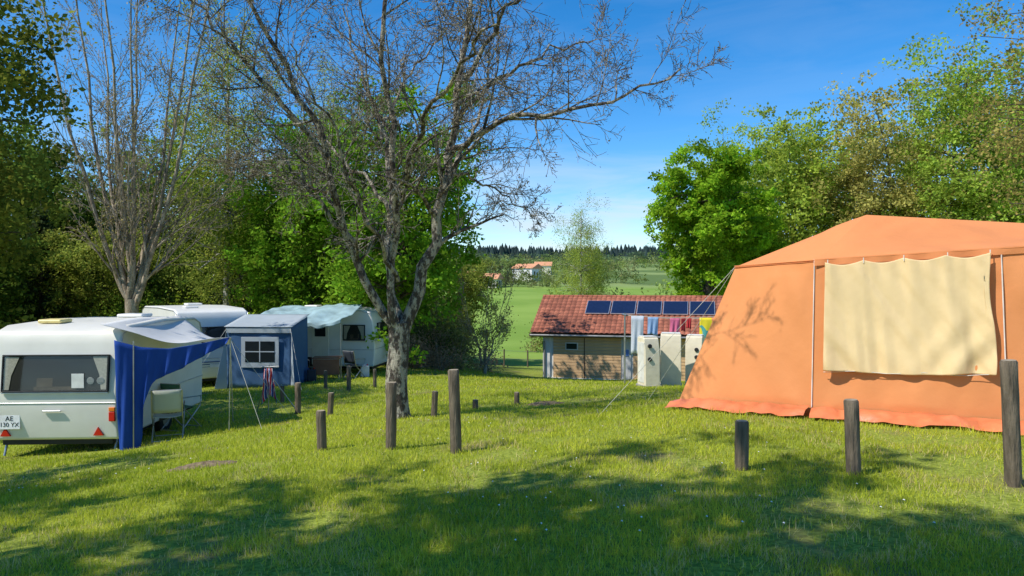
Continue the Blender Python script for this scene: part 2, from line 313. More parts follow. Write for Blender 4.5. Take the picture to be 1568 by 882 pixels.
shrubs('bushes',[(5,66,3,4,4000,0),(9.5,64,3,5,4000,1),(12.5,56,2.6,3.4,3000,2),(7.5,72,3,6,3000,1),(15,48,2.4,3.2,3200,0),(19,47,2.6,3.5,3200,2),(23.5,46,3,4,3600,0),(28,45,3,4.5,3600,1),(10.3,52,1.8,3.6,1800,2),(8,58,1.6,2.6,1500,2),(3.6,70,2,3.4,2200,1),(11,75,3.4,6.5,3600,0)],.2,[MID,(.25,.25,.09),FRESH])
bare_fan('shrub_tree',(-1.15,31),4.8,.5,6,2.0,BARKP,2600,(.28,.24,.08),.07,[7,6,4],.006)
def spruce(name,x,y,h,r,n=9000):
    B=Buf(); tube(B,[(0,0,-.2),(0,0,h)],[.18,.02],6); C=[]
    for k in range(int(h*3.2)):
        t=.08+.92*k/(h*3.2); R=r*(1-t)**.85*(.8+.4*rng.random()); m=max(4,int(9*(1-t)))
        for j in range(m):
            a=j*6.283/m+rng.random(); e=np.array([math.cos(a)*R,math.sin(a)*R,h*t-.25*R]); s=np.array([0,0,h*t]); tube(B,[s,e],[.03,.008],3)
            for q in (.35,.6,.8,1): C.append(s*(1-q)+e*q)
    leaves(B,np.array(C),(.12,.12,.08),n,.16,(.055,.09,.035),.35,1,.8)
    return B.obj(name,[BARKD,LEAF],loc=(x,y,g(x,y)))
sp=spruce('spruce_tree',-13.2,36,9,2.2,14000); clone(sp,'spruce_tree',-21,33,.8,1); clone(sp,'spruce_tree',-6.2,40,.8,2)
def distant():
    B=Buf()
    def clump(x,y,r,h,n,col,s):
        z=g(x,y); C=rng.normal(0,1,(14,3))*np.array([r*.5,r*.5,h*.22])+np.array([x,y,z+h*.45]); leaves(B,C,(r*.22,r*.22,h*.1),n,s,col,.3,0,.6)
    G=[(.13,.2,.05),(.2,.22,.09),(.11,.16,.05),(.2,.27,.07)]
    for i in range(64):
        x=-130+i*4.4+rng.normal(0,1.5); y=(172+rng.normal(0,4)) if x<2 else 120+rng.normal(0,12)
        if -24<x<3: continue
        clump(x,y,3.2,4+rng.random()*4,300,G[i%4],.5)
    for i in range(34):
        x=-34+i*1.5+rng.normal(0,.5); 
        if -12.5<x<-5.5: continue
        clump(x,222+rng.normal(0,4),1.8,2.2+rng.random()*2.4,200,G[(i*3)%4],.45)
    for i in range(40): clump(-50+i*2.4+rng.normal(0,1),250+rng.random()*14,2.6,3.2+rng.random()*2.6,220,G[(i*5)%4],.55)
    for i in range(50):
        x=-60+i*2.4+rng.normal(0,2); y=340+rng.random()*50
        clump(x,y,4,4+rng.random()*4,220,G[i%4],.8)
    for i in range(100):
        x=-240+i*5+rng.normal(0,3); y=420+rng.random()*110; clump(x,y,6,6+rng.random()*5,200,G[(i*7)%4],1.0)
    for i in range(90):
        x=-560+i*13+rng.normal(0,8); y=580+rng.random()*150; clump(x,y,12,8+rng.random()*6,240,(.08,.13,.07),1.9)
    B.obj('distant_trees',[LEAF],False)
    B=Buf()
    for i in range(3000):
        x=-800+rng.random()*1700; y=800+rng.random()*150; z=g(x,y); h=(6+rng.random()*6)*(.8+.8*vnoise(x,y,1/60,3)); r=h*.34; th=np.arange(6)*math.pi/3
        V=np.vstack([np.stack([x+r*np.cos(th),y+r*np.sin(th),np.full(6,z-1)],1),[[x,y,z+h]]]); B.add(V,[[j,(j+1)%6,6] for j in range(6)],0,np.array([.055,.085,.08])*(.7+.6*rng.random()))
    B.obj('distant_conifer_forest',[LEAF],False)
distant()
# ---------------------------------------------------------------- hard surface helpers
def root(name,loc,rot=0):
    o=bpy.data.objects.new(name,None); o.empty_display_size=.2; S.collection.objects.link(o); o.location=loc; o.rotation_euler=(0,0,rot); return o
def poly(name,V,F,m,parent=None,bevel=0,smooth=False,solid=0,segs=2):
    me=bpy.data.meshes.new(name); me.from_pydata([tuple(v) for v in V],[],F); me.materials.append(m); me.update()
    bm=bmesh.new(); bm.from_mesh(me); bmesh.ops.recalc_face_normals(bm,faces=bm.faces); bm.to_mesh(me); bm.free()
    o=bpy.data.objects.new(name,me); S.collection.objects.link(o)
    if parent: o.parent=parent
    if solid: md=o.modifiers.new('t','SOLIDIFY'); md.thickness=solid; md.offset=0
    if bevel:
        md=o.modifiers.new('b','BEVEL'); md.width=bevel; md.segments=segs; md.limit_method='ANGLE'; md.angle_limit=math.radians(25)
    if smooth or bevel:
        for p in me.polygons: p.use_smooth=True
        if bevel: md=o.modifiers.new('w','WEIGHTED_NORMAL')
    return o
def box(name,c,s,m,parent=None,bevel=.01,rot=None):
    x,y,z=[k/2 for k in s]; V=[(a*x,b_*y,c_*z) for a in(-1,1) for b_ in(-1,1) for c_ in(-1,1)]
    F=[(0,1,3,2),(4,6,7,5),(0,4,5,1),(2,3,7,6),(0,2,6,4),(1,5,7,3)]
    o=poly(name,V,F,m,parent,min(bevel,min(s)*.45)); o.location=c
    if rot: o.rotation_euler=rot
    return o
def prism(name,prof,x0,x1,m,parent=None,bevel=.04,axis='x',segs=3):
    n=len(prof)
    if axis=='x': V=[(x0,a,b_) for a,b_ in prof]+[(x1,a,b_) for a,b_ in prof]
    else: V=[(a,x0,b_) for a,b_ in prof]+[(a,x1,b_) for a,b_ in prof]
    F=[tuple(range(n)),tuple(range(2*n-1,n-1,-1))]+[(i,(i+1)%n,n+(i+1)%n,n+i) for i in range(n)]
    return poly(name,V,F,m,parent,bevel,segs=segs)
def tubes(name,lines,r,m,parent=None,sides=8):
    B=Buf()
    for P in lines:
        P=np.array(P,float); tube(B,P,np.full(len(P),r),sides)
    return B.obj(name,[m],True,parent)
def cyl(name,a,b_,r,m,parent=None,r2=None,sides=20,bevel=.01):
    a=Vector(a);b_=Vector(b_);r2=r2 or r; d=b_-a; q=d.to_track_quat('Z','Y'); V=[];n=sides
    for k,(p,rr) in enumerate(((a,r),(b_,r2))):
        for i in range(n):
            t=i*2*math.pi/n; V.append(p+q@Vector((rr*math.cos(t),rr*math.sin(t),0)))
    F=[tuple(range(n-1,-1,-1)),tuple(range(n,2*n))]+[(i,(i+1)%n,n+(i+1)%n,n+i) for i in range(n)]
    return poly(name,V,F,m,parent,min(bevel,d.length*.3,r*.3))
def grid(name,fn,nu,nv,m,parent=None,solid=0):
    U,W=np.meshgrid(np.linspace(0,1,nu),np.linspace(0,1,nv)); V=fn(U.ravel(),W.ravel())
    ii=(np.arange(nv-1)[:,None]*nu+np.arange(nu-1)[None,:]).ravel()
    B=Buf(); B.add(V,np.stack([ii,ii+1,ii+1+nu,ii+nu],1)); o=B.obj(name,[m],True,parent)
    if solid: md=o.modifiers.new('t','SOLIDIFY'); md.thickness=solid
    return o
def cloth(name,col,trans=.25,rough=.8,bump=.15,var=.05,scale=3):
    if name in MC: return MC[name]
    m=mat(name,col,rough,var,scale,bump,spec=.2,bscale=9); nt=m.node_tree; N=nt.nodes; L=nt.links
    t=N.new('ShaderNodeBsdfTranslucent'); t.inputs[0].default_value=(*col,1); mx=N.new('ShaderNodeMixShader'); mx.inputs[0].default_value=trans
    L.new(N['Principled BSDF'].outputs[0],mx.inputs[1]); L.new(t.outputs[0],mx.inputs[2]); L.new(mx.outputs[0],N['Material Output'].inputs[0]); return m
WHITE=mat('caravan_white',(.78,.78,.75),.35,.05,2,.05); CREAM=mat('caravan_cream',(.74,.72,.64),.4,.06,2,.05)
RUB=mat('black_rubber',(.02,.02,.02),.6); GREY=mat('grey_metal',(.4,.4,.4),.4,metal=.6); TYRE=mat('tyre',(.02,.02,.02),.9)
DGLASS=mat('dark_glass',(.015,.02,.022),.06,.05,spec=.6); DINT=mat('dark_interior',(.03,.028,.022),.8,.2,3); CURT=mat('curtain',(.55,.5,.42),.9,.15,30); TRIM=mat('alu_trim',(.6,.6,.6),.35,metal=.7)
RED=mat('red_reflector',(.55,.02,.01),.25); ORG=mat('orange_lens',(.75,.2,.02),.25); ROPE=mat('rope',(.6,.58,.5),.8); STEEL=mat('steel_pole',(.45,.45,.45),.35,metal=.8)
YELV=mat('yellowed_plastic',(.75,.62,.25),.4)
def glassm():
    m,nt,p=newmat('window_glass'); N=nt.nodes;L=nt.links; t=N.new('ShaderNodeBsdfTransparent'); gl=N.new('ShaderNodeBsdfGlossy'); gl.inputs['Roughness'].default_value=.03
    t.inputs[0].default_value=(.8,.82,.8,1); mx=N.new('ShaderNodeMixShader'); mx.inputs[0].default_value=.05; L.new(t.outputs[0],mx.inputs[1]); L.new(gl.outputs[0],mx.inputs[2]); L.new(mx.outputs[0],N['Material Output'].inputs[0]); return m
GLASS=glassm()
def text(name,s,size,loc,rot,m,parent):
    c=bpy.data.curves.new(name,'FONT'); c.body=s; c.size=size; c.align_x='CENTER'; c.align_y='CENTER'; c.extrude=.001; c.materials.append(m)
    o=bpy.data.objects.new(name,c); S.collection.objects.link(o); o.parent=parent; o.location=loc; o.rotation_euler=rot; return o
def window(nm,par,cx,cz,w,h,y,tilt=0,side=None,curt=True):
    e=root(nm,(0,0,0)); e.parent=par
    if side is None: e.location=(cx,y,cz); e.rotation_euler=(-tilt,0,0)
    else: e.location=(y,cx,cz); e.rotation_euler=(0,0,math.pi/2*side)
    box(nm+'_frame',(0,-.008,0),(w,.03,h),RUB,e,.012); box(nm+'_interior',(0,-.026,0),(w-.06,.008,h-.06),DINT,e,.002)
    for (fx,fw,fz,fh) in ((-.1,.3,-.5,.25),(.2,.12,-.45,.3),(.0,.8,-.8,.1)):
        box(nm+'_cushion',(fx*w,-.032,fz*h/2),(fw*w*.5,.004,fh*h),mat('cushion',(.12,.09,.06),.9,.3),e,.001)
    if curt:
        for s in(-1,1):
            poly(nm+'_curtain',[(s*(w/2-.035),-.038,h/2-.035),(s*(w/2-.27),-.038,h/2-.035),(s*(w/2-.15),-.038,-h/2*.1),(s*(w/2-.12),-.038,-h/2+.04),(s*(w/2-.035),-.038,-h/2+.04)],[(0,1,2,3,4)],CURT,e)
    a,c_=(w-.05)/2,(h-.05)/2
    poly(nm+'_glass',[(-a,-.045,-c_),(a,-.045,-c_),(a,-.045,c_),(-a,-.045,c_)],[(0,1,2,3)],GLASS,e)
    for (bx,bz,bw,bh) in ((0,h/2-.012,w,.024),(0,-h/2+.012,w,.024),(-w/2+.012,0,.024,h-.05),(w/2-.012,0,.024,h-.05)): box(nm+'_bead',(bx,-.04,bz),(bw,.036,bh),RUB,e,.006)
    box(nm+'_trim',(0,-.03,-h/2-.012),(w,.03,.018),TRIM,e,.004)
    return e
def wheel(par,x,y,r=.3,w=.18):
    cyl('tyre',(x-w/2,y,r),(x+w/2,y,r),r,TYRE,par,bevel=.03,sides=28); cyl('hub',(x-w/2-.005,y,r),(x+w/2+.005,y,r),r*.55,GREY,par,sides=20)
def caravan(name,loc,rot,L,W,H,m,vent=YELV):
    e=root(name,loc,rot)
    prof=[(.07,.3),(.0,.75),(.0,1.12),(.09,H-.35),(.2,H-.13),(.5,H-.04),(L*.5,H),(L-.5,H-.04),(L-.2,H-.13),(L-.05,H-.4),(L,1.1),(L-.04,.3)]
    prism('body',prof,-W/2,W/2,m,e,.055)
    box('chassis',(0,L/2,.26),(W-.3,L-.3,.1),RUB,e); 
    for s in(-1,1):
        wheel(e,s*(W/2-.12),L*.52); prism('wheel_arch',[(L*.52-.42,.3),(L*.52-.36,.62),(L*.52+.36,.62),(L*.52+.42,.3)],s*(W/2+.003),s*(W/2+.02),RUB,e,.01)
        tubes('gutter_trim',[[(s*(W/2+.004),a,b_-.05) for a,b_ in prof[3:10]]],.012,TRIM,e)
        tubes('belt_trim',[[(s*(W/2+.004),.03,.9),(s*(W/2+.004),L-.03,.9)]],.01,TRIM,e)
    tubes('end_trim',[[(-W/2+.03,-.004,.93),(W/2-.03,-.004,.93)]],.009,TRIM,e)
    box('roof_vent',(-W*.2,L*.22,H+.01),(.4,.4,.07),vent,e,.03); box('roof_vent',(W*.1,L*.65,H+.03),(.5,.5,.07),WHITE,e,.03)
    return e
gc=-1.36
c1=caravan('caravan',(-7.62,12.25,gc),math.radians(3),3.9,2.1,2.24,CREAM)
window('rear_window',c1,.05,1.42,1.72,.62,.035,math.radians(5.5))
box('rear_sticker',(.42,-.03,1.3),(.2,.006,.24),mat('paper',(.7,.7,.66)),c1,.001)
for x in(.62,.78): cyl('porthole_ring',(x,-.018,1.3),(x,-.024,1.3),.06,GREY,c1)
box('number_plate',(-.70,.012,.62),(.34,.02,.24),mat('plate_white',(.8,.8,.8)),c1,.005)
text('plate_text','AE',.11,(-.70,-.001,.675),(math.pi/2,0,0),RUB,c1); text('plate_text','130 YX',.1,(-.70,-.001,.575),(math.pi/2,0,0),RUB,c1)
for x in(-.78,.72): poly('reflector_triangle',[(x-.08,.018,.38),(x+.08,.018,.38),(x,.012,.52),(x-.08,.06,.38),(x+.08,.06,.38),(x,.06,.52)],[(0,1,2),(3,5,4),(0,2,5,3),(1,4,5,2),(0,3,4,1)],RED,c1)
for s in(-1,1):
    box('tail_light',(s*.96,.0,.7),(.1,.05,.16),RED,c1); box('indicator',(s*.96,.0,.82),(.1,.05,.07),ORG,c1)
box('grab_handle',(0,-.03,.8),(.3,.03,.03),TRIM,c1); 
tubes('corner_steady',[[(-.9,.3,.3),(-.9,.2,.02)],[(.9,.3,.3),(.9,.2,.02)]],.02,STEEL,c1)
BLUE=cloth('awning_blue',(.02,.075,.36),.15); AWH=cloth('awning_white',(.78,.79,.79),.3)
aw=root('caravan_awning',(0,0,0))
def roofaw(u,w):
    x=-6.85+u*(1.87-.55*w); y=12.28+w*3.0*(1-u)+u*(.83+1.4*w); z=.9-(.31+.12*w)*u-.20*np.sin(np.pi*u)*(.9-.1*w)-.08*np.sin(np.pi*w)*u
    z=z+.05*(vnoise(u*3+w*2,w*3,1.2,88)-.5)+.015*np.sin(u*9+w*5)
    return np.stack([x,y,z],1)
grid('awning_roof',roofaw,30,30,AWH,aw,.006)
top=[(-6.58,.62),(-6.15,.50),(-5.7,.47),(-5.2,.55),(-4.70,.66)]
tx=np.array(top)
def side(u,w):
    k=np.linspace(0,1,5); a=np.stack([np.interp(u,k,tx[:,0]),np.interp(u,k,tx[:,1])],1); c=np.stack([np.interp(u,[0,.25,.42,.6,1],[-6.52,-6.16,-6.0,-5.5,-4.72]),np.interp(u,[0,.2,.3,.45,.7,1],[-1.34,-1.34,-.55,-.05,.25,.56])],1)
    p=a*(1-w)[:,None]+c*w[:,None]; f=np.clip((p[:,0]+6.5)/1.8,0,1)
    return np.stack([-6.5+(p[:,0]+6.5)*.83,12.2+.9*f+.05*np.sin(p[:,0]*19)*w+.03*np.sin(p[:,0]*37+w*4)*w,p[:,1]-.06*f],1)
grid('side_panel',side,50,24,BLUE,aw,.005)
tubes('poles',[[(-5.0,13.12,.58),(-5.02,13.1,g(-5.02,13.1))],[(-5.53,14.5,.46),(-5.5,14.55,g(-5.5,14.55))],[(-6.3,12.3,.6),(-6.3,12.28,g(-6.3,12.28))]],.011,STEEL,aw)
tubes('guy_ropes',[[(-5.0,13.12,.58),(-4.3,12.7,g(-4.3,12.7))],[(-5.53,14.5,.46),(-4.6,15.2,g(-4.6,15.2))]],.004,ROPE,aw)
def chair(x,y,rot,cm,nm='folding_chair'):
    e=root(nm,(x,y,g(x,y)),rot); w=.24
    for s in(-1,1):
        tubes('frame',[[(s*w,-.25,0),(s*w,.2,.44),(s*w,.3,.9)],[(s*w,.28,0),(s*w,-.22,.44),(s*w,-.24,.62),(s*w,.22,.64)]],.012,STEEL,e)
    tubes('crossbar',[[(-w,-.25,.02),(w,-.25,.02)],[(-w,.28,.02),(w,.28,.02)],[(-w,.3,.9),(w,.3,.9)]],.011,STEEL,e)
    grid('seat',lambda u,v:np.stack([(u-.5)*2*w,-.22+v*.42,.44-.03*np.sin(np.pi*u)],1),8,6,cm,e,.008)
    grid('backrest',lambda u,v:np.stack([(u-.5)*2*w,.2+v*.1+.03*np.sin(np.pi*u),.5+v*.4],1),8,6,cm,e,.008)
CW=cloth('chair_canvas',(.55,.58,.5)); CD=cloth('chair_dark',(.05,.06,.08)); CG=cloth('chair_green',(.12,.25,.15))
chair(-6.05,13.0,math.radians(200),CW); chair(-6.35,14.2,math.radians(160),CG)
def car(x,y,rot,m):
    e=root('parked_car',(x,y,g(x,y)),rot)
    prism('body',[(0,.28),(-.03,.6),(.02,.92),(.3,.95),(2.9,.93),(3.75,.78),(3.95,.6),(3.95,.28)],-.82,.82,m,e,.07)
    lo=[(-.76,.06,.9),(.76,.06,.9),(.76,3.0,.9),(-.76,3.0,.9)]; hi=[(-.6,.42,1.43),(.6,.42,1.43),(.6,2.15,1.43),(-.6,2.15,1.43)]
    poly('cabin',lo+hi,[(0,1,5,4),(1,2,6,5),(2,3,7,6),(3,0,4,7),(4,5,6,7),(3,2,1,0)],m,e,.06)
    poly('rear_window',[(-.6,.09,1.0),(.6,.09,1.0),(.5,.33,1.36),(-.5,.33,1.36)],[(0,1,2,3)],DGLASS,e,solid=.03)
    for s in(-1,1):
        poly('side_window',[(s*.762,.45,1.0),(s*.762,2.7,1.0),(s*.66,2.15,1.36),(s*.66,.6,1.36)],[(0,1,2,3)],DGLASS,e,solid=.03)
        box('tail_light',(s*.7,-.01,.78),(.18,.08,.2),RED,e,.02); wheel(e,s*.74,.7,.31); wheel(e,s*.74,3.2,.31)
        box('wing_mirror',(s*.9,2.4,1.0),(.16,.1,.12),m,e,.02)
    box('bumper',(0,-.03,.42),(1.6,.12,.2),RUB,e,.04); box('number_plate',(0,-.06,.66),(.5,.03,.11),mat('plate_white',(.8,.8,.8)),e,.003)
car(-9.6,17.3,math.radians(6),mat('car_paint_dark',(.02,.025,.035),.2,.1,spec=.7))
c2=caravan('caravan',(-9.25,23.0,g(-9.5,23.5)-.02),math.radians(38),5.0,2.15,2.5,WHITE,WHITE)
window('front_window',c2,0,1.6,1.5,.62,.045,math.radians(5)); box('number_plate',(.1,.0,.7),(.5,.02,.12),mat('plate_white',(.8,.8,.8)),c2,.003)
for i in range(3): box('stripe',(0,-.003+.012*i,.82-.07*i),(1.95,.02,.03),mat('stripe_blue',(.08,.12,.25)),c2,.003)
for y_ in(1.2,3.4): window('side_window',c2,y_,1.5,1.0,.55,-1.08,0,-1)
SLATE=cloth('awning_slate',(.07,.15,.29),.2); LGREY=cloth('awning_lightgrey',(.5,.56,.6),.3)
a2=root('awning_tent',(-7.6,22.2,g(-7.8,22.6)),math.radians(-3))
W=.98;D=1.5
def wall(nm,p0,p1,h0,h1,m,par,yb=0):
    p0=np.array(p0);p1=np.array(p1)
    return grid(nm,lambda u,v:np.stack([p0[0]+(p1[0]-p0[0])*u+.012*np.sin(u*20)*(1-v),p0[1]+(p1[1]-p0[1])*u+.02*np.sin(u*14+v*3)+.03*(vnoise(u*4,v*3,1,91)-.5),(h0+(h1-h0)*u)*v],1),24,12,m,par,.006)
wall('front_wall',(-W,0),(W,0),1.85,1.85,SLATE,a2); wall('right_wall',(W,0),(W,D),1.85,2.1,SLATE,a2); wall('left_wall',(-W,0),(-W,D),1.85,2.1,SLATE,a2)
grid('roof',lambda u,v:np.stack([(u-.5)*2*(W+.06),-.08+v*(D+.1),1.87+.30*v-.05*np.sin(np.pi*u)*np.sin(np.pi*v)],1),16,12,LGREY,a2,.008)
box('white_band',(0,-.045,1.76),(2*W+.02,.02,.16),LGREY,a2,.004)
box('window_surround',(0.05,-.05,1.1),(1.15,.02,.92),LGREY,a2,.006); box('window_pane',(.05,-.065,1.12),(.9,.012,.62),DGLASS,a2,.003)
box('window_bar',(.05,-.075,1.12),(.03,.01,.62),LGREY,a2,.002); box('window_bar',(.05,-.078,1.12),(.9,.008,.03),LGREY,a2,.002)
poly('side_flap',[(W,-.02,0),(W+.16,-.15,0),(W+.02,-.02,1.7)],[(0,1,2)],LGREY,a2,solid=.008); poly('side_flap',[(-W,-.02,0),(-W-.28,-.25,0),(-W-.02,-.02,1.7)],[(0,1,2)],LGREY,a2,solid=.008)
tubes('guy_ropes',[[(W,-.05,1.8),(W+.9,-1.6,0)],[(-W,-.05,1.8),(-W-.6,-1.6,0.05)]],.005,ROPE,a2)
c3=caravan('caravan',(-4.65,26.9,g(-6,27)-.02),math.radians(82),4.3,2.1,2.35,WHITE,WHITE)
window('side_window',c3,.75,1.5,.8,.55,-1.055,0,-1); window('side_window',c3,3.2,1.5,1.1,.55,-1.055,0,-1)
box('door',(-1.06,2.0,1.15),(.03,.62,1.6),CREAM,c3,.01); box('door_window',(-1.08,2.0,1.55),(.02,.4,.4),DGLASS,c3,.005)
window('end_window',c3,0,1.55,1.3,.55,.045,math.radians(5))
cn=root('canopy',(-6.9,25.6,g(-6.9,25.4)),math.radians(-8))
AQUA=cloth('canopy_aqua',(.40,.56,.60),.3,.8,.3,.28,2.5)
grid('canopy_sheet',lambda u,v:np.stack([-1.5+u*3.1,-1.5+v*2.0,2.0+.4*v-.12*np.sin(np.pi*u)*(1-v)+.16*(vnoise(u*5,v*2,1,93)-.5)+.08*(vnoise(u*12+v*4,v*4,1,94)-.5)],1),50,20,AQUA,cn,.006)
grid('canopy_valance',lambda u,v:np.stack([-1.5+u*3.1,-1.5-.03*np.sin(u*37)*v-.01,2.0-.12*np.sin(np.pi*u)+.16*(vnoise(u*5,u*0,1,93)-.5)+.08*(vnoise(u*12,u*0,1,94)-.5)-.16*v*(.5+vnoise(u*7,u*0,1,95))],1),60,5,AQUA,cn,.005)
grid('canopy_side',lambda u,v:np.stack([-1.5+.03*np.sin(u*20),-1.5+u*1.6,(2.0+.3*u)*(1-v)],1),14,8,SLATE,cn,.006)
tubes('poles',[[(-1.45,-1.48,0),(-1.45,-1.48,2)],[(.1,-1.48,0),(.1,-1.48,1.95)],[(1.58,-1.48,0),(1.58,-1.48,2)],[(.1,-1.48,1.9),(.6,-2.4,0)],[(.1,-1.48,1.9),(-.5,-2.3,0)]],.012,STEEL,cn)
tb=root('camping_table',(-6.0,24.0,g(-6,24)),.1); WBR=mat('brown_wood',(.26,.11,.055),.6,.2,4)
box('table_top',(0,0,.7),(.9,.6,.04),WBR,tb); box('front_panel',(0,-.28,.42),(.84,.02,.5),WBR,tb)
for sx in(-1,1):
    for sy in(-1,1): cyl('leg',(sx*.4,sy*.25,0),(sx*.4,sy*.25,.7),.02,STEEL,tb)
chair(-7.0,24.4,.6,CD); chair(-7.6,24.8,-.6,CD); chair(-5.2,24.4,2.6,CD)
def jerry(x,y,m,nm,s=1):
    e=root(nm,(x,y,g(x,y)),.3); box('body',(0,0,.2*s),(.28*s,.18*s,.38*s),m,e,.03); box('handle',(0,0,.43*s),(.14*s,.03,.03),m,e,.01); cyl('cap',(.08*s,0,.39*s),(.08*s,0,.44*s),.025,RED,e)
jerry(-4.9,24.6,mat('water_can_white',(.6,.62,.65)),'water_canister'); jerry(-6.35,23.4,mat('bag_dark',(.03,.03,.04)),'storage_bag'); jerry(-6.7,23.9,mat('box_blue',(.05,.12,.4)),'storage_bag')
# ---------------------------------------------------------------- posts
PW=mat('weathered_post',(.14,.11,.075),.9,.5,7,.8,stretch=(3,3,.5),bscale=18); PT=mat('post_end_grain',(.34,.28,.19),.9,.25,20)
def post(x,y,h,r,tx_=0,ty=0):
    e=root('wooden_post',(x,y,g(x,y)),random.random()*6); e.rotation_euler=(tx_,ty,0)
    B=Buf(); zs=np.linspace(-.1,h,9); n=16; th=np.arange(n)*2*math.pi/n; V=[]
    for z in zs: V+= [((r*(1+.03*math.sin(a*3+z*5)+random.uniform(-.03,.03)))*math.cos(a),r*(1+.03*math.cos(a*2+z*7))*math.sin(a),z) for a in th]
    V+=[(r*.86*math.cos(a),r*.86*math.sin(a),h+.012) for a in th]
    i=np.arange(9)[:,None]*n; j=np.arange(n)[None,:]; k=(j+1)%n
    B.add(V,np.stack([i+j,i+k,i+n+k,i+n+j],-1).reshape(-1,4)); B.obj('shaft',[PW],True,e)
    poly('top',[(r*.865*math.cos(a),r*.865*math.sin(a),h+.013) for a in th],[tuple(range(n))],PT,e)
for a in [(3.89,5.72,.97,.06,.02,-.06),(2.79,6.02,.6,.057,0,-.045),(1.93,6.2,.40,.057,0,0),(-.61,8.05,.9,.062,0,-.03),(-1.38,8.4,.75,.06,0,.015),(-2.19,8.5,.44,.055,.02,-.02),
          (-1.27,12.0,.4,.05,0,.05),(-.65,13.1,.16,.05),(.09,14.0,.22,.05),(-3.45,14.0,.42,.055,0,.05),(-4.35,15.0,.62,.06),(-4.42,20,.66,.06),(-5.6,18,.4,.05),(-3.9,21,.5,.05),(-5.3,21,.5,.05)]:
    post(*a)
ht=root('towel_hanger',(-4.95,15.0,g(-4.95,15)))
tubes('stand',[[(0,0,0),(0.02,0,1.05)],[(-.18,0,1.0),(.22,0,1.02)],[(0,0,.9),(.5,.4,0)],[(0,0,.9),(-.35,.3,0)]],.012,STEEL,ht)
def towelmat():
    m,nt,p=newmat('towel_stripes'); N=nt.nodes;L=nt.links; tc=N.new('ShaderNodeTexCoord'); n=N.new('ShaderNodeTexWave'); n.inputs['Scale'].default_value=4.5; n.inputs['Distortion'].default_value=3
    r=N.new('ShaderNodeValToRGB'); r.color_ramp.interpolation='CONSTANT'; e=r.color_ramp.elements; e[0].color=(.6,.03,.04,1); e[1].position=.35; e[1].color=(.75,.73,.7,1); k=e.new(.75); k.color=(.05,.08,.3,1)
    L.new(tc.outputs['Object'],n.inputs[0]); L.new(n.outputs[0],r.inputs[0]); L.new(r.outputs[0],p.inputs['Base Color']); p.inputs['Roughness'].default_value=.9; return m
grid('towel',lambda u,v:np.stack([(-.1+u*.26)*(.6+.6*v),-.03-.05*np.sin(u*13)*(.4+v),.98-.62*v-.1*v*np.cos(u*6)],1),16,12,towelmat(),ht,.01)
# ---------------------------------------------------------------- orange tent
OR=cloth('tent_orange',(.82,.325,.12),.2,.75,.2,.05,1.3); ORR=cloth('tent_roof_orange',(.82,.31,.115),.15,.75,.2,.06,1.5); SK=mat('tent_groundskirt',(.66,.19,.075),.45,.2,5,.3); CRM=cloth('window_flap_cream',(.88,.67,.36),.2,.85,.2,.04,2); PIPE=mat('white_piping',(.75,.66,.58),.6)
te=root('family_frame_tent',(0,0,0))
A=np.array([2.22,10,g(2.22,10)]);Bp=np.array([3.57,8.8,g(3.57,8.8)]);Cp=np.array([6.4,7.35,g(6.4,7.35)])
A1=np.array([3.07,10.15,1.80]);B1=np.array([3.66,8.95,1.86]);C1=np.array([6.4,7.55,2.03]);AP=np.array([4.62,9.65,2.46]);RR=np.array([7.6,8.75,2.2])
EB=np.array([5.3,12.3,g(5.3,12.3)]);E1=np.array([5.3,12.1,1.8]);FB=np.array([8.8,10.6,g(8.8,10.6)]);F1=np.array([8.7,10.5,1.8])
def quadfn(a,b_,c,d,amp=.015,seed=0,belly=0):
    n_=unit(np.cross(b_-a,d-a))
    def fn(u,v):
        P=(a[None]*(1-u)[:,None]+b_[None]*u[:,None])*(1-v)[:,None]+(d[None]*(1-u)[:,None]+c[None]*u[:,None])*v[:,None]
        L=np.linalg.norm(b_-a); o=(vnoise(u*L,v*2,1.3,seed)-.5)*2*amp+(vnoise(u*L*2+v*3,v,1.5,seed+1)-.5)*amp*1.2+(vnoise(u*L*3-v*2,v*3+u*L,1.6,seed+2)-.5)*amp*.7+belly*np.sin(np.pi*u)*np.sin(np.pi*v)
        o=o+.006*np.sin(u*L*11+3*vnoise(u*L,v*0,1,seed+3))*np.clip(1-v*2.5,0,1)
        ed=np.minimum(1,10*np.minimum(np.minimum(u,1-u),np.minimum(v,1-v)))
        return P+n_[None]*(o*ed)[:,None]
    return fn
grid('side_wall',quadfn(A,Bp,B1,A1,.035,41,.03),60,60,OR,te); grid('front_wall',quadfn(Bp,Cp,C1,B1,.035,43,.0),110,70,OR,te)
grid('end_wall',quadfn(EB,A,A1,E1,.02,45),30,30,OR,te); grid('back_wall',quadfn(FB,EB,E1,F1,.02,47),30,30,OR,te); grid('far_wall',quadfn(Cp,FB,F1,C1,.02,49),30,30,OR,te)
def tri(nm,a,b_,c,belly=0,seed=0): grid(nm,quadfn(a,b_,c,c,.012,seed,belly),40,24,ORR,te)
grid('roof_front',quadfn(B1+[0,-.03,-.03],C1+[0,-.03,-.03],RR,AP,.025,51,-.03),80,30,ORR,te); tri('roof_corner',A1+[-.03,0,-.02],B1+[0,-.03,-.03],AP,.03,53)
tri('roof_left',E1+[0,.02,0],A1+[-.03,0,-.02],AP,.03,55); grid('roof_back',quadfn(F1,E1,AP,RR,.012,57),40,20,ORR,te); tri('roof_right',C1,F1,RR,0,59)
def along(a,b_,n): return [a*(1-t)+b_*t for t in np.linspace(0,1,n)]
nrm=unit(np.array([-(Cp-Bp)[1],(Cp-Bp)[0],0]))*-1
if nrm[1]>0: nrm=-nrm
